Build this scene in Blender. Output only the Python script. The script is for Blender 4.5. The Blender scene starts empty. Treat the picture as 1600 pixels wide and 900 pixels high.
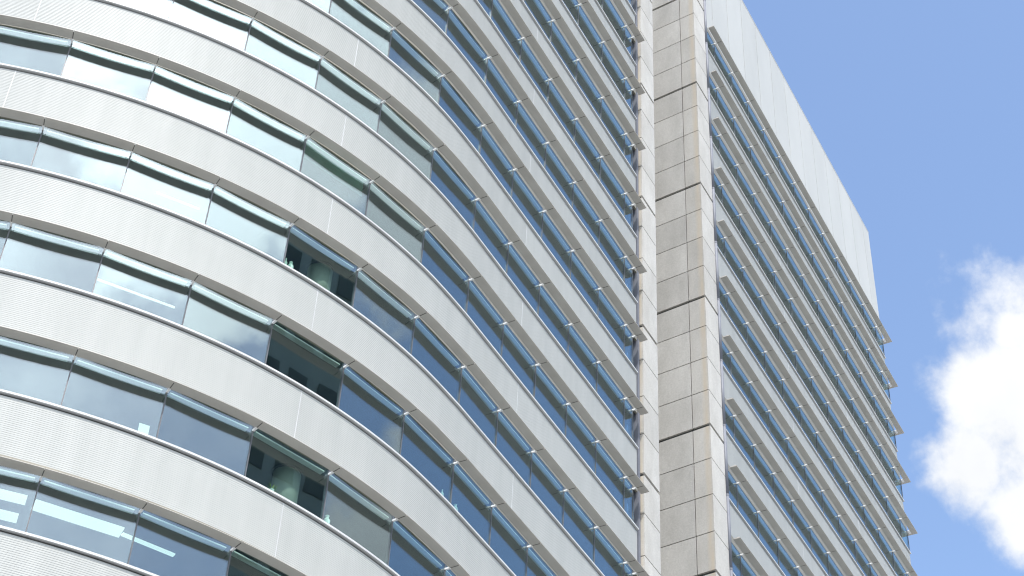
import bpy, bmesh, math, random
from mathutils import Vector, Matrix

random.seed(7)
sc = bpy.context.scene
COL = sc.collection
ZO = 1.6                                   # eye height: the ground is at z = 0

# ------------------------------------------------------------------ camera
cd = bpy.data.cameras.new("camera")
cam = bpy.data.objects.new("camera", cd)
COL.objects.link(cam)
cd.sensor_width = 36.0
cd.lens = 36.0 * 2809.38 / 1600.0
cd.clip_start = 0.1
cd.clip_end = 20000
R_ = Vector((0.47128302, -0.88087979, 0.04408073))
D_ = Vector((0.61826752, 0.29431221, -0.72878364))
F_ = Vector((0.62899728, 0.37071704, 0.68332371))
M = Matrix((R_, -D_, -F_)).transposed().to_4x4()
M.translation = Vector((0, 0, ZO))
cam.matrix_world = M
sc.camera = cam

# ------------------------------------------------------------------ world, sun, exposure
SUN_EL = math.radians(57.5)
SUN_AZ = (-0.66, -0.75)                   # horizontal direction towards the sun
w = bpy.data.worlds.new("World")
sc.world = w
w.use_nodes = True
nt = w.node_tree
nt.nodes.clear()
N = nt.nodes.new
L = nt.links.new


def mathn(op, a, b=None, c=None, clamp=False, tree=None):
    t = tree or nt
    n = t.nodes.new('ShaderNodeMath')
    n.operation = op
    n.use_clamp = clamp
    for i, v in enumerate((a, b, c)):
        if v is None:
            continue
        if isinstance(v, (int, float)):
            n.inputs[i].default_value = v
        else:
            t.links.new(v, n.inputs[i])
    return n.outputs[0]


out = N('ShaderNodeOutputWorld')
bg = N('ShaderNodeBackground')
L(bg.outputs[0], out.inputs[0])
sky = N('ShaderNodeTexSky')
sky.sky_type = 'NISHITA'
sky.sun_disc = False
sky.sun_elevation = SUN_EL
sky.sun_rotation = math.atan2(SUN_AZ[0], SUN_AZ[1])
sky.altitude = 50
sky.air_density = 1.0
sky.dust_density = 1.4
sky.ozone_density = 1.4
SKY_STRENGTH = 0.15
tc = N('ShaderNodeTexCoord')
nrm = N('ShaderNodeVectorMath'); nrm.operation = 'NORMALIZE'
L(tc.outputs['Generated'], nrm.inputs[0])
DIR = nrm.outputs[0]
# cumulus: blobs of directions roughened by fractal noise
noise = N('ShaderNodeTexNoise')
noise.inputs['Scale'].default_value = 9.0
noise.inputs['Detail'].default_value = 9.0
noise.inputs['Roughness'].default_value = 0.58
L(DIR, noise.inputs['Vector'])
noise2 = N('ShaderNodeTexNoise')
noise2.inputs['Scale'].default_value = 30.0
noise2.inputs['Detail'].default_value = 6.0
noise2.inputs['Roughness'].default_value = 0.6
L(DIR, noise2.inputs['Vector'])
nz = mathn('MULTIPLY_ADD', mathn('SUBTRACT', noise.outputs['Fac'], 0.5), 1.0,
           mathn('MULTIPLY', mathn('SUBTRACT', noise2.outputs['Fac'], 0.5), 0.45))
BLOBS = [  # direction, radius
    ((0.7850, 0.1010, 0.6112), 0.080), ((0.7621, 0.1469, 0.6305), 0.031), ((0.7819, 0.1696, 0.5999), 0.027), ((0.7468, 0.1286, 0.6525), 0.014), ((0.8023, 0.1423, 0.5797), 0.034),
    # the banks the panes mirror, on the sunny side of the sky
    ((-0.44, -0.46, 0.77), 0.11), ((-0.27, -0.60, 0.76), 0.13), ((-0.05, -0.65, 0.755), 0.12), ((0.16, -0.64, 0.75), 0.08),
    ((-0.29, -0.65, 0.70), 0.08), ((-0.46, -0.53, 0.71), 0.05), ((-0.07, -0.75, 0.66), 0.05), ((0.37, -0.585, 0.72), 0.08),
    ((0.46, -0.70, 0.56), 0.065), ((0.47, -0.64, 0.61), 0.03), ((-0.25, -0.46, 0.85), 0.12), ((-0.42, -0.80, 0.42), 0.14),
    ((-0.12, -0.42, 0.90), 0.12), ((-0.75, -0.52, 0.40), 0.20), ((-0.2, -0.93, 0.30), 0.18), ((0.45, -0.85, 0.28), 0.12),
    ((-0.85, 0.2, 0.49), 0.20), ((0.1, 0.9, 0.42), 0.22), ((0.55, 0.75, 0.37), 0.14), ((0.9, -0.3, 0.30), 0.14),
]
mask = None
for dv, r in BLOBS:
    v = Vector(dv).normalized()
    dn = N('ShaderNodeVectorMath'); dn.operation = 'DISTANCE'
    L(DIR, dn.inputs[0]); dn.inputs[1].default_value = v
    m = mathn('SUBTRACT', 1.0, mathn('DIVIDE', dn.outputs['Value'], r))
    m = mathn('MULTIPLY', mathn('MAXIMUM', m, -1.5), min(1.0, 0.6 + r * 5))
    mask = m if mask is None else mathn('MAXIMUM', mask, m)
dens = mathn('ADD', mask, mathn('MULTIPLY', nz, 2.0))
mr = N('ShaderNodeMapRange')
mr.interpolation_type = 'SMOOTHSTEP'
mr.inputs['From Min'].default_value = -0.05
mr.inputs['From Max'].default_value = 0.50
L(dens, mr.inputs['Value'])
shade = N('ShaderNodeMapRange')
shade.inputs['From Min'].default_value = 0.3
shade.inputs['From Max'].default_value = 0.72
shade.inputs['To Min'].default_value = 2.9
shade.inputs['To Max'].default_value = 3.6
L(noise.outputs['Fac'], shade.inputs['Value'])
ccol = N('ShaderNodeMix'); ccol.data_type = 'RGBA'; ccol.blend_type = 'MULTIPLY'
ccol.inputs['Factor'].default_value = 1.0
ccol.inputs['A'].default_value = (0.97, 0.985, 1.0, 1)
# clouds near the sun are lit through and brighter
dt = N('ShaderNodeVectorMath'); dt.operation = 'DOT_PRODUCT'
L(DIR, dt.inputs[0])
hh = math.hypot(*SUN_AZ)
dt.inputs[1].default_value = (SUN_AZ[0] / hh * math.cos(SUN_EL), SUN_AZ[1] / hh * math.cos(SUN_EL), math.sin(SUN_EL))
fwd = mathn('MULTIPLY_ADD', mathn('POWER', mathn('MAXIMUM', dt.outputs['Value'], 0.0), 7.0), 6.2, 1.0)
L(mathn('MULTIPLY', shade.outputs[0], fwd), ccol.inputs['B'])
mixc = N('ShaderNodeMix'); mixc.data_type = 'RGBA'
# thin bright veil round the sun
vr = N('ShaderNodeMapRange'); vr.interpolation_type = 'SMOOTHSTEP'
vr.inputs['From Min'].default_value = 0.66
vr.inputs['From Max'].default_value = 1.0
L(dt.outputs['Value'], vr.inputs['Value'])
veil = mathn('MULTIPLY', vr.outputs[0], mathn('MULTIPLY_ADD', nz, 1.1, 0.30, clamp=True), clamp=True)
L(mathn('MULTIPLY', mathn('MAXIMUM', mr.outputs[0], veil), 0.97), mixc.inputs['Factor'])
L(sky.outputs[0], mixc.inputs['A'])
L(ccol.outputs['Result'], mixc.inputs['B'])
L(mixc.outputs['Result'], bg.inputs['Color'])
bg.inputs['Strength'].default_value = SKY_STRENGTH

sd = bpy.data.lights.new("sun", 'SUN')
sd.energy = 2.1
sd.angle = math.radians(0.53)
sd.color = (1.0, 0.96, 0.90)
sun = bpy.data.objects.new("sun", sd)
COL.objects.link(sun)
h = math.hypot(*SUN_AZ)
sdir = Vector((SUN_AZ[0] / h * math.cos(SUN_EL), SUN_AZ[1] / h * math.cos(SUN_EL), math.sin(SUN_EL)))
sun.rotation_euler = sdir.to_track_quat('Z', 'Y').to_euler()
sun.location = (0, 0, 150)

sc.view_settings.view_transform = 'Standard'
sc.view_settings.look = 'None'
sc.view_settings.exposure = 1.05
sc.view_settings.gamma = 1.0
sc.cycles.max_bounces = 10
sc.cycles.diffuse_bounces = 4
sc.cycles.glossy_bounces = 4
sc.cycles.transparent_max_bounces = 16
sc.cycles.use_denoising = True
sc.cycles.filter_width = 1.15
sc.cycles.sample_clamp_indirect = 10.0


# ------------------------------------------------------------------ materials
def mat(name):
    m = bpy.data.materials.new(name)
    m.use_nodes = True
    t = m.node_tree
    b = t.nodes['Principled BSDF']
    return m, t, b


def noise_col(t, b, c1, c2, scale, detail=6, rough=0.6, coord='Object', stretch=(1, 1, 1), lo=0.35, hi=0.65):
    tcn = t.nodes.new('ShaderNodeTexCoord')
    mp = t.nodes.new('ShaderNodeMapping')
    mp.inputs['Scale'].default_value = stretch
    if coord == 'World':
        g = t.nodes.new('ShaderNodeNewGeometry')
        t.links.new(g.outputs['Position'], mp.inputs['Vector'])
    else:
        t.links.new(tcn.outputs[coord], mp.inputs['Vector'])
    n = t.nodes.new('ShaderNodeTexNoise')
    n.inputs['Scale'].default_value = scale
    n.inputs['Detail'].default_value = detail
    n.inputs['Roughness'].default_value = rough
    t.links.new(mp.outputs[0], n.inputs['Vector'])
    r = t.nodes.new('ShaderNodeMapRange')
    r.inputs['From Min'].default_value = lo
    r.inputs['From Max'].default_value = hi
    t.links.new(n.outputs['Fac'], r.inputs['Value'])
    mx = t.nodes.new('ShaderNodeMix'); mx.data_type = 'RGBA'
    mx.inputs['A'].default_value = (*c1, 1)
    mx.inputs['B'].default_value = (*c2, 1)
    t.links.new(r.outputs[0], mx.inputs['Factor'])
    if b is not None:
        t.links.new(mx.outputs['Result'], b.inputs['Base Color'])
    return mx, n, mp


def simple(name, c1, c2, scale=1.5, rough=0.5, metallic=0.0, spec=0.5, stretch=(1, 1, 1), coord='World'):
    m, t, b = mat(name)
    noise_col(t, b, c1, c2, scale, stretch=stretch, coord=coord)
    b.inputs['Roughness'].default_value = rough
    b.inputs['Metallic'].default_value = metallic
    b.inputs['Specular IOR Level'].default_value = spec
    return m


def per_object(m, amt):
    """small tone difference from one panel to the next"""
    t = m.node_tree
    b = t.nodes['Principled BSDF']
    link = b.inputs['Base Color'].links[0]
    src = link.from_socket
    oi = t.nodes.new('ShaderNodeObjectInfo')
    v = mathn('MULTIPLY_ADD', oi.outputs['Random'], 2 * amt, 1 - amt, tree=t)
    mx = t.nodes.new('ShaderNodeMix'); mx.data_type = 'RGBA'; mx.blend_type = 'MULTIPLY'
    mx.inputs['Factor'].default_value = 1
    t.links.new(src, mx.inputs['A'])
    t.links.new(v, mx.inputs['B'])
    t.links.new(mx.outputs['Result'], b.inputs['Base Color'])


M_SPAN = simple('ribbed white metal', (0.40, 0.41, 0.395), (0.432, 0.441, 0.425), 2.2, 0.5, 0.0, 0.2, (1, 1, 0.10))
per_object(M_SPAN, 0.025)
M_FASC = simple('plain white metal', (0.445, 0.447, 0.42), (0.475, 0.477, 0.45), 0.5, 0.5, 0.0, 0.25, (1.2, 1.2, 0.3))
per_object(M_FASC, 0.03)
M_VISOR = simple('warm white metal', (0.45, 0.425, 0.382), (0.50, 0.475, 0.43), 1.1, 0.5)
per_object(M_VISOR, 0.03)
M_CAP = simple('bright sill metal', (0.48, 0.49, 0.49), (0.54, 0.55, 0.55), 1.5, 0.5)
M_GAP = simple('dark joint', (0.05, 0.055, 0.055), (0.08, 0.08, 0.08), 3, 0.8)
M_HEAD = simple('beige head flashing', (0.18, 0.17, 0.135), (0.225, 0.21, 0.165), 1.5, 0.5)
M_STEEL = simple('white bracket steel', (0.80, 0.80, 0.79), (0.86, 0.86, 0.85), 6, 0.4)
M_ARM = simple('dark bracket steel', (0.07, 0.068, 0.065), (0.1, 0.098, 0.09), 6, 0.5)
M_MULL = simple('pale mullion', (0.09, 0.095, 0.105), (0.12, 0.125, 0.135), 3, 0.4)
M_POST = simple('blue grey metal', (0.135, 0.145, 0.175), (0.165, 0.175, 0.205), 1.2, 0.6)
M_PELMET = simple('white blind box', (0.78, 0.80, 0.78), (0.84, 0.85, 0.83), 2, 0.6)
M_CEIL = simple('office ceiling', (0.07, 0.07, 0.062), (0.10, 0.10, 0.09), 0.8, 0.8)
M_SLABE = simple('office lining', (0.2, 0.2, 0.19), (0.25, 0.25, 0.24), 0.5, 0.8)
M_COLUMN = simple('painted column', (0.34, 0.37, 0.34), (0.42, 0.45, 0.42), 1.0, 0.6)
M_BLIND = simple('green blind slat', (0.10, 0.34, 0.24), (0.14, 0.42, 0.30), 3, 0.5)
M_GROUND = simple('paving', (0.24, 0.235, 0.225), (0.34, 0.335, 0.32), 0.12, 0.85)
M_CITY = simple('tower cladding', (0.24, 0.29, 0.27), (0.30, 0.35, 0.33), 0.2, 0.6)
M_CGLASS = simple('tower glazing', (0.05, 0.07, 0.065), (0.08, 0.10, 0.095), 0.3, 0.15)


def lamp_mat():
    m, t, b = mat('lit office luminaire')
    b.inputs['Base Color'].default_value = (0.9, 0.95, 0.92, 1)
    b.inputs['Emission Color'].default_value = (0.82, 1.0, 0.95, 1)
    b.inputs['Emission Strength'].default_value = 0.45
    return m


M_LAMP = lamp_mat()


def glass_mat():
    m, t, b = mat('coated blue green glass')
    t.nodes.remove(b)
    o = t.nodes['Material Output']
    tr = t.nodes.new('ShaderNodeBsdfTransparent')
    tr.inputs['Color'].default_value = (0.82, 0.90, 0.86, 1)
    gl = t.nodes.new('ShaderNodeBsdfGlossy')
    gl.inputs['Roughness'].default_value = 0.0
    gl.inputs['Color'].default_value = (0.80, 0.92, 1.0, 1)
    fr = t.nodes.new('ShaderNodeFresnel')
    fr.inputs['IOR'].default_value = 1.55
    g = t.nodes.new('ShaderNodeNewGeometry')
    lw = t.nodes.new('ShaderNodeLayerWeight')          # same response from either face
    lw.inputs['Blend'].default_value = 0.5
    # schlick: F0 + (1-F0) * facing^5
    p5 = mathn('POWER', lw.outputs['Facing'], 4.0, tree=t)
    f = mathn('MULTIPLY_ADD', p5, 0.72, 0.14, clamp=True, tree=t)
    # rolled glass is never quite flat
    no = t.nodes.new('ShaderNodeTexNoise')
    no.inputs['Scale'].default_value = 0.8
    no.inputs['Detail'].default_value = 1.0
    t.links.new(g.outputs['Position'], no.inputs['Vector'])
    bu = t.nodes.new('ShaderNodeBump')
    bu.inputs['Strength'].default_value = 0.02
    bu.inputs['Distance'].default_value = 0.05
    t.links.new(no.outputs['Fac'], bu.inputs['Height'])
    t.links.new(bu.outputs[0], gl.inputs['Normal'])
    mx = t.nodes.new('ShaderNodeMixShader')
    t.links.new(f, mx.inputs[0])
    t.links.new(tr.outputs[0], mx.inputs[1])
    t.links.new(gl.outputs[0], mx.inputs[2])
    t.links.new(mx.outputs[0], o.inputs['Surface'])
    return m


M_GLASS = glass_mat()


def concrete_mat():
    m, t, b = mat('precast concrete')
    mx, n, mp = noise_col(t, b, (0.415, 0.405, 0.38), (0.495, 0.485, 0.458), 1.1, 8, 0.65, 'World', (1, 1, 0.45))
    # fine speckle
    n2 = t.nodes.new('ShaderNodeTexNoise')
    n2.inputs['Scale'].default_value = 14
    n2.inputs['Detail'].default_value = 5
    n2.inputs['Roughness'].default_value = 0.75
    g = t.nodes.new('ShaderNodeNewGeometry')
    t.links.new(g.outputs['Position'], n2.inputs['Vector'])
    r2 = t.nodes.new('ShaderNodeMapRange')
    r2.inputs['From Min'].default_value = 0.3
    r2.inputs['From Max'].default_value = 0.7
    r2.inputs['To Min'].default_value = 0.87
    r2.inputs['To Max'].default_value = 1.11
    t.links.new(n2.outputs['Fac'], r2.inputs['Value'])
    m2 = t.nodes.new('ShaderNodeMix'); m2.data_type = 'RGBA'; m2.blend_type = 'MULTIPLY'
    m2.inputs['Factor'].default_value = 1
    t.links.new(mx.outputs['Result'], m2.inputs['A'])
    t.links.new(r2.outputs[0], m2.inputs['B'])
    # per panel tone
    oi = t.nodes.new('ShaderNodeObjectInfo')
    v = mathn('MULTIPLY_ADD', oi.outputs['Random'], 0.16, 0.92, tree=t)
    m3 = t.nodes.new('ShaderNodeMix'); m3.data_type = 'RGBA'; m3.blend_type = 'MULTIPLY'
    m3.inputs['Factor'].default_value = 1
    t.links.new(m2.outputs['Result'], m3.inputs['A'])
    t.links.new(v, m3.inputs['B'])
    # ochre run-off stain down the arris (attribute painted on the panel mesh as its own mark)
    at = t.nodes.new('ShaderNodeAttribute')
    at.attribute_name = 'stain'
    n3 = t.nodes.new('ShaderNodeTexNoise')
    n3.inputs['Scale'].default_value = 2.2
    n3.inputs['Detail'].default_value = 6
    mp3 = t.nodes.new('ShaderNodeMapping')
    mp3.inputs['Scale'].default_value = (3, 3, 0.35)
    t.links.new(g.outputs['Position'], mp3.inputs['Vector'])
    t.links.new(mp3.outputs[0], n3.inputs['Vector'])
    sf = mathn('MULTIPLY', at.outputs['Fac'], mathn('MULTIPLY_ADD', n3.outputs['Fac'], 1.5, -0.05, tree=t), clamp=True, tree=t)
    m4 = t.nodes.new('ShaderNodeMix'); m4.data_type = 'RGBA'
    t.links.new(sf, m4.inputs['Factor'])
    t.links.new(m3.outputs['Result'], m4.inputs['A'])
    m4.inputs['B'].default_value = (0.50, 0.43, 0.33, 1)
    t.links.new(m4.outputs['Result'], b.inputs['Base Color'])
    b.inputs['Roughness'].default_value = 0.9
    b.inputs['Specular IOR Level'].default_value = 0.2
    bu = t.nodes.new('ShaderNodeBump')
    bu.inputs['Strength'].default_value = 0.35
    bu.inputs['Distance'].default_value = 0.02
    t.links.new(n2.outputs['Fac'], bu.inputs['Height'])
    t.links.new(bu.outputs[0], b.inputs['Normal'])
    return m


M_CONC = concrete_mat()


# ------------------------------------------------------------------ helpers
def mesh(name, verts, faces, m):
    me = bpy.data.meshes.new(name)
    me.from_pydata([tuple(v) for v in verts], [], faces)
    me.validate()
    bm = bmesh.new()
    bm.from_mesh(me)
    bmesh.ops.recalc_face_normals(bm, faces=bm.faces)
    bm.to_mesh(me)
    bm.free()
    me.materials.append(m)
    return me


class MB:
    def __init__(s):
        s.v = []
        s.f = []

    def add(s, vs, fs):
        o = len(s.v)
        s.v += [Vector(v) for v in vs]
        s.f += [tuple(i + o for i in f) for f in fs]
        return s

    def box(s, o, a, b, c):
        o, a, b, c = map(Vector, (o, a, b, c))
        vs = [o, o + a, o + a + b, o + b, o + c, o + a + c, o + a + b + c, o + b + c]
        return s.add(vs, [(0, 3, 2, 1), (4, 5, 6, 7), (0, 1, 5, 4), (1, 2, 6, 5), (2, 3, 7, 6), (3, 0, 4, 7)])

    def aabox(s, lo, hi):
        d = Vector(hi) - Vector(lo)
        return s.box(lo, (d.x, 0, 0), (0, d.y, 0), (0, 0, d.z))

    def prism(s, poly, z0, z1):
        n = len(poly)
        vs = [(p[0], p[1], z0) for p in poly] + [(p[0], p[1], z1) for p in poly]
        fs = [tuple(range(n))[::-1], tuple(range(n, 2 * n))]
        fs += [(i, (i + 1) % n, n + (i + 1) % n, n + i) for i in range(n)]
        return s.add(vs, fs)

    def sweep(s, rings, closed=True, caps=True):
        """rings: list of profiles (same length)"""
        n = len(rings[0])
        o = len(s.v)
        for r in rings:
            s.v += [Vector(p) for p in r]
        for k in range(len(rings) - 1):
            for i in range(n if closed else n - 1):
                j = (i + 1) % n
                s.f.append((o + k * n + i, o + k * n + j, o + (k + 1) * n + j, o + (k + 1) * n + i))
        if caps and closed:
            s.f.append(tuple(o + i for i in range(n))[::-1])
            s.f.append(tuple(o + (len(rings) - 1) * n + i for i in range(n)))
        return s

    def tube(s, a, b, r, n=8):
        a, b = Vector(a), Vector(b)
        d = (b - a).normalized()
        u = d.orthogonal().normalized()
        v = d.cross(u)
        rings = []
        for c in (a, b):
            rings.append([c + r * (math.cos(2 * math.pi * i / n) * u + math.sin(2 * math.pi * i / n) * v) for i in range(n)])
        return s.sweep(rings)

    def mesh(s, name, m):
        return mesh(name, s.v, s.f, m)


def obj(name, me, parent=None, loc=(0, 0, 0)):
    o = bpy.data.objects.new(name, me)
    COL.objects.link(o)
    o.location = loc
    if parent:
        o.parent = parent
    return o


def thing(name, label, cat, loc=(0, 0, 0), group=None):
    o = bpy.data.objects.new(name, None)
    COL.objects.link(o)
    o.location = loc
    o['label'] = label
    o['category'] = cat
    if group:
        o['group'] = group
    return o


def project(P):
    q = Vector(P) - Vector((0, 0, ZO))
    z = q.dot(F_)
    if z < 1:
        return (-9999, -9999)
    return (800 + 2809.38 * q.dot(R_) / z, 450 + 2809.38 * q.dot(D_) / z)


def in_view(P, m=170):
    x, y = project(P)
    return -m < x < 1600 + m and -m < y < 900 + m


# ------------------------------------------------------------------ shared storey geometry
H = 3.6
V0 = 74.5 + ZO                   # underside of the topmost row of sunshades
Y0 = 21.465                      # outer edge of the sunshades on the straight runs
DG = 0.47                        # glass plane behind that edge
DB = 0.485                       # skin of the spandrels
DV = 0.32                        # inner edge of the sunshade
HEAD = 0.40                      # head flashing above the glass
SILL = -1.45                     # top of the sill cap
BAND_TOP = H - 1.575              # spandrel runs from HEAD up to here, above each sunshade row
RIB = 0.058


def band_profile():
    """(d, z) points of the ribbed skin, from bottom to top; d inwards"""
    pts = []
    z = HEAD
    n = int(round((BAND_TOP - HEAD) / RIB))
    st = (BAND_TOP - HEAD) / n
    for i in range(n):
        a = z + i * st
        pts += [(DB, a), (DB, a + 0.55 * st), (DB + 0.005, a + 0.66 * st), (DB + 0.005, a + 0.90 * st)]
    pts.append((DB, BAND_TOP))
    return pts


BP = band_profile()
# closed outline of the spandrel panel
BAND_RING = BP + [(DB + 0.12, BAND_TOP), (DB + 0.12, HEAD)]
CAP_RING = [(0.415, SILL - 0.07), (0.415, SILL - 0.012), (0.43, SILL), (DG + 0.10, SILL + 0.01), (DG + 0.10, SILL - 0.07)]
GAP_RING = [(DB + 0.03, SILL - 0.128), (DB + 0.03, SILL - 0.072), (DB + 0.12, SILL - 0.072), (DB + 0.12, SILL - 0.128)]
VIS_RING = [(0.0, 0.012), (0.004, 0.008), (0.064, 0.003), (0.074, 0.0), (DV, 0.0), (DV, 0.04), (0.074, 0.06), (0.0, 0.024)]
def head_ring(zc):
    return [(DG - 0.005, zc), (DG - 0.005, HEAD), (DG + 0.08, HEAD), (DG + 0.08, zc)]


class Line:
    """plan curve of the sunshade edge with joints"""

    def __init__(s, joints, straight_from=None, sub=8):
        s.j = [Vector((a, b)) for a, b in joints]
        n = len(s.j)
        s.pts = []
        for i in range(n - 1):
            p0 = s.j[i - 1] if i > 0 else 2 * s.j[0] - s.j[1]
            p3 = s.j[i + 2] if i + 2 < n else 2 * s.j[-1] - s.j[-2]
            p1, p2 = s.j[i], s.j[i + 1]
            straight = straight_from is not None and i >= straight_from
            k = 1 if straight else sub
            for q in range(k):
                t = q / k
                if straight:
                    s.pts.append((i + t, p1.lerp(p2, t)))
                else:
                    s.pts.append((i + t, 0.5 * ((2 * p1) + (p2 - p0) * t + (2 * p0 - 5 * p1 + 4 * p2 - p3) * t * t + (3 * p1 - p0 - 3 * p2 + p3) * t ** 3)))
        s.pts.append((n - 1.0, s.j[-1]))
        s.sf = straight_from

    def at(s, u):
        for k in range(len(s.pts) - 1):
            if s.pts[k][0] <= u <= s.pts[k + 1][0] + 1e-9:
                a, b = s.pts[k], s.pts[k + 1]
                t = (u - a[0]) / (b[0] - a[0])
                return a[1].lerp(b[1], t)
        return s.pts[-1][1]

    def normal(s, u):
        if s.sf is not None and u >= s.sf:
            return Vector((0, -1))
        e = 0.12
        a, b = s.at(max(0, u - e)), s.at(min(len(s.j) - 1, u + e))
        t = (b - a).normalized()
        return Vector((t.y, -t.x))            # outward (towards -y)

    def off(s, u, d):
        return s.at(u) - s.normal(u) * d

    def us(s, a, b):
        r = [a] + [p[0] for p in s.pts if a + 1e-6 < p[0] < b - 1e-6] + [b]
        return r

    def ring(s, u, prof, o):
        n = s.normal(u)
        p = s.at(u)
        return [Vector((p.x - n.x * d - o[0], p.y - n.y * d - o[1], z)) for d, z in prof]


def swept(line, a, b, prof, o):
    mb = MB()
    mb.sweep([line.ring(u, prof, o) for u in line.us(a, b)])
    return mb


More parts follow.
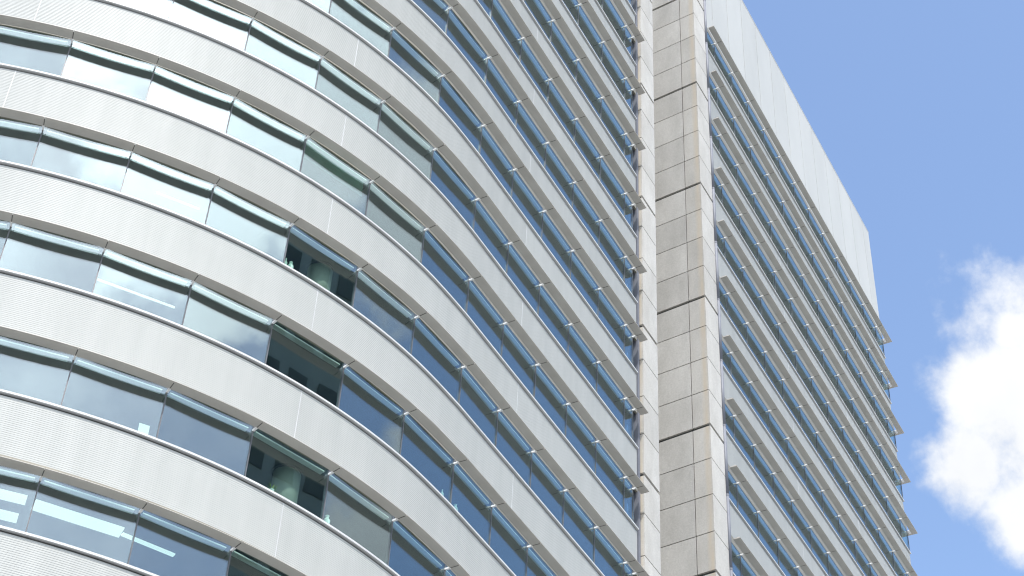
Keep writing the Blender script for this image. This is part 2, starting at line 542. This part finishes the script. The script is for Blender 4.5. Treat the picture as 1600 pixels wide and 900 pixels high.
# ------------------------------------------------------------------ one office wing
def build_wing(root, line, n_ext, bays, seams, k0, k1, wing_end, col_bay=None, lit=(), blinds=(), uend=None, zc=0.05, pane_end=None):
    """bays: list of (u0, u1); seams: list of u of spandrel seams"""
    cache = {}
    sunshades = windows = 0
    # storey-long pieces cut at the seams
    segs = list(zip(seams[:-1], seams[1:]))
    for si, (a, b) in enumerate(segs):
        o = line.at((a + b) / 2)
        e = 0.012 / 2.3
        bm_ = swept(line, a + e, b - e, BAND_RING, o).mesh('spandrel_panel', M_SPAN)
        cm_ = swept(line, a + e * 0.3, b - e * 0.3, CAP_RING, o).mesh('sill_cap', M_CAP)
        gm_ = swept(line, a + e * 0.3, b - e * 0.3, GAP_RING, o).mesh('shadow_gap', M_GAP)
        jm_ = None
        if si < len(segs) - 1:
            # pale cover strip in the seam
            nrm_, p_ = line.normal(b), line.at(b)
            t_ = Vector((-nrm_.y, nrm_.x))
            q = p_ - nrm_ * (DB + 0.03) - t_ * 0.012
            jm = MB().box((q.x - o.x, q.y - o.y, HEAD + 0.002), (t_.x * 0.024, t_.y * 0.024, 0), (nrm_.x * 0.034, nrm_.y * 0.034, 0), (0, 0, BAND_TOP - HEAD - 0.004))
            jm_ = jm.mesh('seam_strip', M_CAP)
        for k in range(k0, k1 + 1):
            z = V0 - k * H
            po = obj('spandrel_panel', bm_, root, (o.x, o.y, z))
            if jm_:
                obj('seam_strip', jm_, po)
            co = obj('sill_cap', cm_, root, (o.x, o.y, z))
            obj('shadow_gap', gm_, co)
    for bi, (a, b) in enumerate(bays):
        o = line.at((a + b) / 2)
        nb = line.normal((a + b) / 2)
        g = 0.011 / 2.4
        vm = swept(line, a + g, b - g, VIS_RING, o).mesh('sunshade', M_VISOR)
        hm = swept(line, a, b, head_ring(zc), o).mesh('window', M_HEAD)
        be = pane_end if (pane_end and bi == len(bays) - 1) else b
        A, B = line.off(a, DG), line.off(be, DG)
        t = (B - A).normalized()
        ln = (B - A).length
        n2 = Vector((t.y, -t.x))
        A0 = A - o
        th = 0.026
        P3 = lambda s_, d_, z_: Vector((A0.x + t.x * s_ - n2.x * d_, A0.y + t.y * s_ - n2.y * d_, z_))
        T3 = Vector((t.x, t.y, 0))
        N3 = Vector((-n2.x, -n2.y, 0))
        pm = MB().box(P3(0.012, 0.0, SILL - 0.05), T3 * (ln - 0.024), N3 * th, (0, 0, zc - SILL + 0.045)).mesh('pane', M_GLASS)
        zp = -0.006 if zc < 0.1 else 0.03
        # blind box: a pale soffit strip just inside the glass
        bx = MB().box(P3(0.10, 0.032, zp), T3 * (ln - 0.22), N3 * (0.145 + zp * 0.8), (0, 0, 0.034)).mesh('blind_box', M_PELMET)
        mu = MB()
        nj, pj = line.normal(be), line.off(be, DG) - o
        tj = Vector((-nj.y, nj.x))
        q = pj - tj * 0.014 + nj * 0.020
        mu.box((q.x, q.y, SILL - 0.02), (tj.x * 0.028, tj.y * 0.028, 0), (-nj.x * 0.10, -nj.y * 0.10, 0), (0, 0, zc - SILL + 0.015))
        mum = mu.mesh('mullion', M_MULL)
        br = MB()
        pb = line.at(be) - o
        q = pb - nj * 0.05 - tj * 0.009
        br.box((q.x, q.y, -0.006), (tj.x * 0.018, tj.y * 0.018, 0), (-nj.x * (DV - 0.05), -nj.y * (DV - 0.05), 0), (0, 0, 0.026))
        arm = br.mesh('bracket_arm', M_ARM)
        br = MB()
        q = pb - nj * (DV - 0.02) - tj * 0.026
        br.box((q.x, q.y, -0.030), (tj.x * 0.052, tj.y * 0.052, 0), (-nj.x * (DG - DV + 0.018), -nj.y * (DG - DV + 0.018), 0), (0, 0, 0.055))
        brm = br.mesh('bracket', M_STEEL)

        for k in range(k0, k1 + 1):
            z = V0 - k * H
            C3 = Vector((o.x, o.y, z - 0.5))
            if not in_view(C3):
                continue
            so = obj('sunshade', vm, root, (o.x, o.y, z))
            sunshades += 1
            if bi < len(bays) - 1 or uend is None:
                obj('bracket', brm, so)
                obj('bracket_arm', arm, so)
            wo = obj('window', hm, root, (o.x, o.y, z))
            windows += 1
            pn_ = obj('pane', pm, wo)
            pn_.rotation_euler = (random.uniform(-.004, .004), random.uniform(-.004, .004), random.uniform(-.005, .005))
            obj('mullion', mum, wo)
            obj('blind_box', bx, wo)
            if (k, bi) in blinds:
                bl = MB()
                dep = blinds[(k, bi)]
                ns = int(dep / 0.034)
                for i in range(ns):
                    zz = -0.03 - i * 0.034
                    bl.add([P3(0.10, 0.10, zz), P3(ln - 0.16, 0.10, zz), P3(ln - 0.16, 0.128, zz + 0.016), P3(0.10, 0.128, zz + 0.016),
                            P3(0.10, 0.10, zz - 0.004), P3(ln - 0.16, 0.10, zz - 0.004), P3(ln - 0.16, 0.128, zz + 0.012), P3(0.10, 0.128, zz + 0.012)],
                           [(0, 1, 2, 3), (7, 6, 5, 4), (0, 4, 5, 1), (1, 5, 6, 2), (2, 6, 7, 3), (3, 7, 4, 0)])
                obj('venetian_blind', bl.mesh('venetian_blind', M_BLIND), wo)
            for (kk, bb, dist, wid, s0, s1) in lit:
                if kk == k and bb == bi:
                    lm = MB().box(P3(ln * s0, dist, -0.004), T3 * (ln * (s1 - s0)), N3 * wid, (0, 0, 0.05)).mesh('ceiling_lamp', M_LAMP)
                    obj('ceiling_lamp', lm, wo)
            if col_bay is not None and bi == col_bay and k in (11, 13, 14):
                cmk = cache.get('col')
                if cmk is None:
                    c = P3(ln * 0.70, 0.78, 0)
                    cm2 = MB()
                    cm2.tube((c.x, c.y, SILL - 0.3), (c.x, c.y, 0.034), 0.36, 28)
                    cmk = cache['col'] = cm2.mesh('column', M_COLUMN)
                    for f in cmk.polygons:
                        f.use_smooth = len(f.vertices) == 4
                    rg = MB()
                    for i in range(28):
                        pass
                    rg.tube((c.x, c.y, -0.02), (c.x, c.y, 0.03), 0.42, 28)
                    cache['ring'] = rg.mesh('collar', M_GAP)
                co = obj('column', cmk, wo)
                obj('column_collar', cache['ring'], wo)
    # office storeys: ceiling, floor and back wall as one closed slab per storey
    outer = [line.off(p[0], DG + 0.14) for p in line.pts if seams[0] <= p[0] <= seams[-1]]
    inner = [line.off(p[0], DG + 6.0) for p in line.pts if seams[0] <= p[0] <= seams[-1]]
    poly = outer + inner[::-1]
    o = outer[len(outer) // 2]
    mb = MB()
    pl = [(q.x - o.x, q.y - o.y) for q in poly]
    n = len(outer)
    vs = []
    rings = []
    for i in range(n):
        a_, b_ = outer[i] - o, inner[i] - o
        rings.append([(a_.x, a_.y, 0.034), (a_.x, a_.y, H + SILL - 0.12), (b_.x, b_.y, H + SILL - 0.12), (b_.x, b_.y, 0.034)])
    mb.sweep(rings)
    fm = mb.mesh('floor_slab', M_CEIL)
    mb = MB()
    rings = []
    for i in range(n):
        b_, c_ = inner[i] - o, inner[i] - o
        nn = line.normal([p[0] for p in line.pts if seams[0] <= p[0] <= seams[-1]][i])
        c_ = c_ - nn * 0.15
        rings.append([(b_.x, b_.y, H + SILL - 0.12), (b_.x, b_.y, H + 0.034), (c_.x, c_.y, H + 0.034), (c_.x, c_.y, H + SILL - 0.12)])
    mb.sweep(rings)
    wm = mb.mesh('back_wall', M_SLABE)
    for k in range(k0, k1 + 1):
        z = V0 - k * H
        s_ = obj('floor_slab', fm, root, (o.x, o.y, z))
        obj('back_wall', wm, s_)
    return sunshades, windows


# ------------------------------------------------------------------ ground
gm = MB().aabox((-900, -900, -0.5), (900, 900, 0)).mesh('ground', M_GROUND)
g = obj('ground', gm)
g['kind'] = 'structure'

# ------------------------------------------------------------------ curved wing
JOINTS = [(21.09, 26.92), (22.90, 25.33), (24.91, 23.97), (27.12, 22.87), (29.50, 22.09), (31.98, 21.62), (34.55, 21.465),
          (36.81, 21.465), (39.05, 21.465), (41.28, 21.465), (43.51, 21.465), (45.74, 21.465), (46.86, 21.465)]
ext = []
ang = math.radians(-41.3)
p = Vector(JOINTS[0])
NEXT = 5
for i in range(NEXT):
    ang -= math.radians(7.35)
    p = p - Vector((math.cos(ang), math.sin(ang))) * 2.40
    ext.append((p.x, p.y))
JL = ext[::-1] + JOINTS
lineL = Line(JL, straight_from=NEXT + 6)
nb = len(JL) - 1
root = thing('curved_office_wing', 'office wing with a sweeping curved front of ribbed white bands and ribbon windows', 'building', (30, 26, 0))
root.location = (0, 0, 0)
baysL = [(i, i + 1) for i in range(nb)]
seamsL = [0.0, NEXT - 0.5, NEXT + 3.5, NEXT + 7.53, NEXT + 12.0]
KT = 1                       # window column that mirrors the tower over the street
lit = [(14, 5, 0.75, 0.36, 0.0, 0.93), (14, 5, 1.55, 0.36, 0.0, 0.90), (14, 6, 0.80, 0.42, 0.06, 0.96), (14, 7, 1.0, 0.12, 0.03, 0.6),
       (12, 6, 1.05, 0.05, 0.08, 0.97), (11, 6, 0.95, 0.04, 0.45, 0.98)]
build_wing(root, lineL, NEXT, baysL, seamsL, 0, 19, None, col_bay=NEXT + 3, lit=lit, blinds={(10, NEXT + 3): 0.62}, zc=0.15, pane_end=NEXT + 12 - 0.37)

# small things left on the window sills inside
M_PALE = simple('pale ceramic', (0.62, 0.78, 0.74), (0.72, 0.86, 0.82), 8, 0.4)
M_PAPER = simple('white paper', (0.80, 0.82, 0.80), (0.86, 0.87, 0.85), 8, 0.8)
M_LEAF = simple('leaf green', (0.16, 0.30, 0.05), (0.26, 0.42, 0.09), 14, 0.6)


def sill_spot(u, k, inn=0.12):
    q = lineL.off(u, DG + inn)
    return (q.x, q.y, V0 - k * H + SILL + 0.012)


def lathe(prof, n=12):
    mb = MB()
    mb.sweep([[(r * math.cos(2 * math.pi * i / n), r * math.sin(2 * math.pi * i / n), z) for i in range(n)] for r, z in prof])
    return mb


shelf = MB().aabox((-0.16, -0.10, -0.02), (0.16, 0.10, -0.002))
bot = lathe([(0.045, 0), (0.05, 0.02), (0.05, 0.22), (0.02, 0.29), (0.018, 0.36), (0.022, 0.37)]).mesh('bottle', M_PALE)
vas = lathe([(0.05, 0), (0.085, 0.08), (0.09, 0.18), (0.04, 0.27), (0.055, 0.33)]).mesh('vase', M_PALE)
SMALL = [
    ('bottle', bot, NEXT + 3.05, 11, 'taller pale bottle at the left end of the dark green window with the column', 'bottle'),
    ('vase', vas, NEXT + 3.12, 11, 'squat pale vase beside a bottle in the dark green window', 'vase'),
    ('vase', vas, NEXT + 4.10, 13, 'pale vase on the sill at the left end of a low cloudy window', 'vase'),
    ('bottle', bot, NEXT + 5.88, 12, 'pale bottle on the sill near the right end of a blue window', 'bottle'),
    ('vase', vas, NEXT + 6.20, 12, 'pale vase on the sill of the blue window right of the bottle window', 'vase'),
]
for nm, me, u, k, lb, ct in SMALL:
    o_ = obj(nm, me, None, sill_spot(u, k))
    o_['label'] = lb
    o_['category'] = ct
pc = MB().box((-0.13, 0, 0), (0.26, 0, 0), (0, 0.02, 0), (0, 0.03, 0.34)).mesh('paper_notice', M_PAPER)
o_ = obj('paper_notice', pc, None, sill_spot(NEXT + 1.86, 13, 0.06))
o_.rotation_euler = (0, 0, math.radians(-35))
o_['label'] = 'white paper notice propped in the lower right corner of a left window'
o_['category'] = 'notice'
pt = thing('potted_plant', 'small bright green plant in a pale pot on a dark green window sill', 'plant', sill_spot(NEXT + 3.36, 13))
obj('pot', lathe([(0.05, 0), (0.07, 0.12), (0.075, 0.13)]).mesh('pot', M_PALE), pt)
lf = MB()
for i in range(26):
    a_, e_ = random.uniform(0, 6.28), random.uniform(0.2, 1.3)
    d_ = Vector((math.cos(a_) * math.cos(e_), math.sin(a_) * math.cos(e_), math.sin(e_)))
    r_ = random.uniform(0.12, 0.24)
    sd2 = d_.orthogonal().normalized() * 0.025
    b_ = Vector((0, 0, 0.12))
    lf.add([b_, b_ + d_ * r_ * 0.5 + sd2, b_ + d_ * r_, b_ + d_ * r_ * 0.5 - sd2], [(0, 1, 2, 3)])
lo_ = obj('foliage', lf.mesh('foliage', M_LEAF), pt)

# end of the curved wing: curved corner pane, corner post
xe = 46.86
for k in range(0, 20):
    z = V0 - k * H
    if not in_view(Vector((xe, Y0, z - 0.6)), 120):
        continue
    ns = 8
    rr = 0.41
    cx, cy = xe - 0.40, Y0 + DG + rr
    prof = []
    for i in range(ns + 1):
        a = -math.pi / 2 + (math.pi / 2) * i / ns
        prof.append((cx + rr * math.cos(a), cy + rr * math.sin(a)))
    if 'cornerm' not in globals():
        mb = MB()
        rings = []
        for (x_, y_), (x2, y2) in zip(prof, [(cx + (rr - 0.026) * math.cos(-math.pi / 2 + (math.pi / 2) * i / ns), cy + (rr - 0.026) * math.sin(-math.pi / 2 + (math.pi / 2) * i / ns)) for i in range(ns + 1)]):
            rings.append([(x_ - cx, y_ - cy, SILL - 0.02), (x_ - cx, y_ - cy, -0.005), (x2 - cx, y2 - cy, -0.005), (x2 - cx, y2 - cy, SILL - 0.02)])
        mb.sweep(rings)
        cornerm = mb.mesh('corner_pane', M_GLASS)
        for f in cornerm.polygons:
            f.use_smooth = len(f.vertices) == 4
    obj('corner_pane', cornerm, root, (cx, cy, z))
pm = MB().aabox((46.93, Y0 + 0.46, 0), (47.08, Y0 + 0.66, 87)).mesh('corner_post', M_POST)
obj('corner_post', pm, root)

# ------------------------------------------------------------------ straight wing
PITCH = 2.2415
J2 = [(55.49, Y0), (56.60, Y0)] + [(56.60 + PITCH * i, Y0) for i in range(1, 12)] + [(82.99, Y0)]
lineR = Line(J2, straight_from=0)
root2 = thing('straight_office_wing', 'taller flat fronted office wing with thin sunshades and a plain panelled parapet', 'building', (0, 0, 0))
baysR = [(i, i + 1) for i in range(len(J2) - 1)]
UE = 12 + (82.52 - 81.2565) / (82.99 - 81.2565)
seamsR = [0.0, 4.5, 8.5, UE]
# sunshade of the last bay reaches past the corner; everything else stops at the corner
baysR_in = baysR[:-1] + [(12, UE)]
build_wing(root2, lineR, 0, baysR_in, seamsR, 0, 19, None, uend=True)
# returns round the far corner
XC = 82.52
vis_ret = None
for k in range(0, 20):
    z = V0 - k * H
    if not in_view(Vector((XC, Y0, z - 0.6)), 120):
        continue
    if vis_ret is None:
        # mitred nose round the corner
        mb = MB()
        r0 = [(XC + 0.0 + 0.0, Y0 + d, zz) for d, zz in VIS_RING]
        r1 = [(82.99 - d, Y0 + d, zz) for d, zz in VIS_RING]
        r2 = [(82.99 - d, Y0 + 2.6, zz) for d, zz in VIS_RING]
        mb.sweep([[(a - XC, b - Y0, c) for a, b, c in r] for r in (r0, r1, r2)])
        vis_ret = mb.mesh('corner_sunshade', M_VISOR)
        pn = MB().box((-0.026, DG + 0.03, SILL - 0.05), (0.026, 0, 0), (0, 2.4, 0), (0, 0, -SILL + 0.045)).mesh('corner_pane', M_GLASS)
        bn = MB().box((-0.12, DB + 0.13, HEAD), (0.12, 0, 0), (0, 2.4, 0), (0, 0, BAND_TOP - HEAD)).mesh('end_spandrel', M_FASC)
        hd = MB().box((-0.08, DG + 0.09, 0), (0.085, 0, 0), (0, 2.4, 0), (0, 0, HEAD - 0.003)).mesh('end_head', M_HEAD)
        cp = MB().box((0.002, 0.415, SILL - 0.07), (0.06, 0, 0), (0, 2.5, 0), (0, 0, 0.07)).mesh('end_sill_cap', M_CAP)
        bk = MB().box((-0.02, DV, -0.02), (0.3, 0, 0), (0, 0.12, 0), (0, 0, 0.045)).mesh('corner_bracket', M_STEEL)
    v_ = obj('corner_sunshade', vis_ret, root2, (XC, Y0, z))
    obj('bracket', bk, v_)
    obj('corner_pane', pn, root2, (XC, Y0, z))
    obj('end_spandrel', bn, root2, (XC, Y0, z))
    obj('end_head', hd, root2, (XC, Y0, z))
    obj('end_sill_cap', cp, root2, (XC, Y0, z))
# parapet of tall plain panels
ZR = 83.8 + ZO
edges = [55.2] + [56.60 + PITCH * i for i in range(0, 12)] + [82.52]
for a, b in zip(edges[:-1], edges[1:]):
    mb = MB().aabox((a + 0.02, Y0 + DB - 0.004, V0 + HEAD), (b - 0.02, Y0 + DB + 0.12, ZR))
    obj('parapet_panel', mb.mesh('parapet_panel', M_FASC), root2)
obj('parapet_backing', MB().aabox((55.2, Y0 + DB + 0.125, V0 + 0.06), (XC - 0.02, Y0 + 6, ZR - 0.3)).mesh('parapet_backing', M_GAP), root2)
obj('parapet_coping', MB().aabox((55.2, Y0 + DB - 0.02, ZR + 0.002), (XC + 0.02, Y0 + 1.0, ZR + 0.06)).mesh('parapet_coping', M_CAP), root2)
obj('end_wall', MB().aabox((XC - 0.15, Y0 + DB + 0.127, V0 + HEAD + 0.003), (XC - 0.004, Y0 + 9, ZR - 0.003)).mesh('end_wall', M_FASC), root2)


# ------------------------------------------------------------------ concrete piers
def stain_attr(me, fn):
    a = me.attributes.new('stain', 'FLOAT', 'POINT')
    for i, v in enumerate(me.vertices):
        a.data[i].value = fn(v.co)


def pier(root, corner, front_dir, front_len, side_dir, side_cols, z_thick, z0, z1, stain):
    """faces: front (towards -y) along front_dir, side (towards -x) along side_dir; panels 1.8 m tall, wide joint every fourth"""
    cxy = Vector(corner)
    fd, sd_ = Vector(front_dir).normalized(), Vector(side_dir).normalized()
    T = 0.09
    dep = sum(side_cols)
    # core, a hand's breadth behind the panels
    a = cxy + fd * T + sd_ * T
    core = [a, a + fd * (front_len - T), a + fd * (front_len - T) + sd_ * dep, a + sd_ * dep]
    obj('pier_core', MB().prism([(q.x, q.y) for q in core], z0, z1).mesh('pier_core', M_GAP), root)
    j0 = math.floor((z0 - z_thick) / 1.8)
    j1 = math.ceil((z1 - z_thick) / 1.8)
    for j in range(j0, j1):
        zb, zt = z_thick + 1.8 * j, z_thick + 1.8 * (j + 1)
        # z_thick is the top line of a wide joint
        zt2 = zt - (0.15 if (j + 1) % 4 == 0 else 0.042)
        cen = Vector((cxy.x, cxy.y, (zb + zt) / 2))
        if not in_view(cen, 200):
            continue
        o = Vector((cxy.x, cxy.y, zb))
        # corner panel: L shaped, turns the arris
        c0 = side_cols[0]
        L_ = [cxy, cxy + fd * front_len, cxy + fd * front_len + sd_ * T, cxy + fd * T + sd_ * T, cxy + fd * T + sd_ * (c0 - 0.018), cxy + sd_ * (c0 - 0.018)]
        # extra cuts on the side face carry the run-off mark
        cuts = [0.0, 0.10, 0.17, 0.24, 0.36]
        poly = [cxy + sd_ * c for c in cuts if c < c0 - 0.05][::-1] + L_[1:]
        poly = [(q.x - o.x, q.y - o.y) for q in poly]
        me = MB().prism(poly, 0, zt2 - zb).mesh('concrete_panel', M_CONC)
        sx = sd_

        def fn(co):
            s_ = Vector((co.x, co.y)).dot(sd_)
            f_ = Vector((co.x, co.y)).dot(fd)
            if f_ > 0.02 + 0.06 * abs(s_):
                return 0.0
            if s_ < 0.01:
                return 0.15
            return {0: 0.15}.get(0, 0) if s_ > 0.36 + 1e-3 else max(0.0, 1.0 - abs(s_ - 0.14) / 0.24)
        stain_attr(me, fn)
        obj('concrete_panel', me, root, o)
        q0 = c0
        for c in side_cols[1:]:
            L2 = [cxy + sd_ * (q0 + 0.018), cxy + sd_ * (q0 + 0.018) + fd * T, cxy + sd_ * (q0 + c - 0.018) + fd * T, cxy + sd_ * (q0 + c - 0.018)]
            me = MB().prism([(q.x - o.x, q.y - o.y) for q in L2], 0, zt2 - zb).mesh('concrete_panel', M_CONC)
            stain_attr(me, lambda co: 0.0)
            obj('concrete_panel', me, root, o)
            q0 += c


p1 = thing('concrete_pier', 'slim pale concrete pier against the end of the curved wing', 'pier', (0, 0, 0))
pier(p1, (47.12, 21.785), (1, 0), 1.325, (0.0, 1), [0.5, 2.0], 61.27 + ZO, 0, 88, True)
p2 = thing('concrete_pier', 'wide panelled concrete pier between the two wings, stained along its edge', 'pier', (0, 0, 0))
pier(p2, (53.735, 21.848), (1, 0), 1.40, (0.075, 1), [0.81, 1.85, 1.85], 68.43 + ZO, 0, 89, True)
# recessed wall that closes the slot between the two piers
sl = obj('recessed_wall', MB().aabox((47.3, 26.4, 0), (55.3, 26.7, 86)).mesh('recessed_wall', M_CONC))
sl['label'] = 'recessed wall deep in the slot between the two concrete piers'
sl['category'] = 'wall'

# ------------------------------------------------------------------ rainwater pipe
dp = thing('drainpipe', 'grey blue metal drainpipe running up beside the wide concrete pier', 'drainpipe', (55.21, 21.825, 0))
zc = 72.92 + 3 * H + ZO
k = 0
while zc - k * H > 20:
    z = zc - k * H
    mb = MB().tube((0, 0, z + 0.02), (0, 0, z + H - 0.02), 0.076, 14)
    me = mb.mesh('pipe_section', M_POST)
    for f in me.polygons:
        f.use_smooth = len(f.vertices) == 4
    obj('pipe_section', me, dp)
    obj('pipe_collar', MB().tube((0, 0, z - 0.06), (0, 0, z + 0.03), 0.084, 14).mesh('pipe_collar', M_POST), dp)
    k += 1

# ------------------------------------------------------------------ tower over the street, seen only as a reflection
tw = thing('office_tower', 'dark gridded office tower across the street mirrored in the green panes', 'building', (44, -36, 0))
ca, sa = math.cos(math.radians(-15)), math.sin(math.radians(-15))


def rot(x, y):
    return (x * ca - y * sa, x * sa + y * ca)


TH = 94.0
poly = [rot(-9.5, -12), rot(9.5, -12), rot(9.5, 0), rot(-9.5, 0)]
obj('tower_wall', MB().prism(poly, 0, TH).mesh('tower_wall', M_CITY), tw)
wmesh = None
for r in range(6, 26):
    for c in range(7):
        x = -8.2 + c * 2.5
        a, b = rot(x, 0.02), rot(x + 1.6, 0.02)
        n_ = rot(0, 0.06)
        if r * 3.6 + 2 > TH:
            continue
        q = MB().box((a[0], a[1], r * 3.6 + 1.0), (b[0] - a[0], b[1] - a[1], 0), (n_[0], n_[1], 0), (0, 0, 1.9))
        obj('tower_window', q.mesh('tower_window', M_CGLASS), tw)
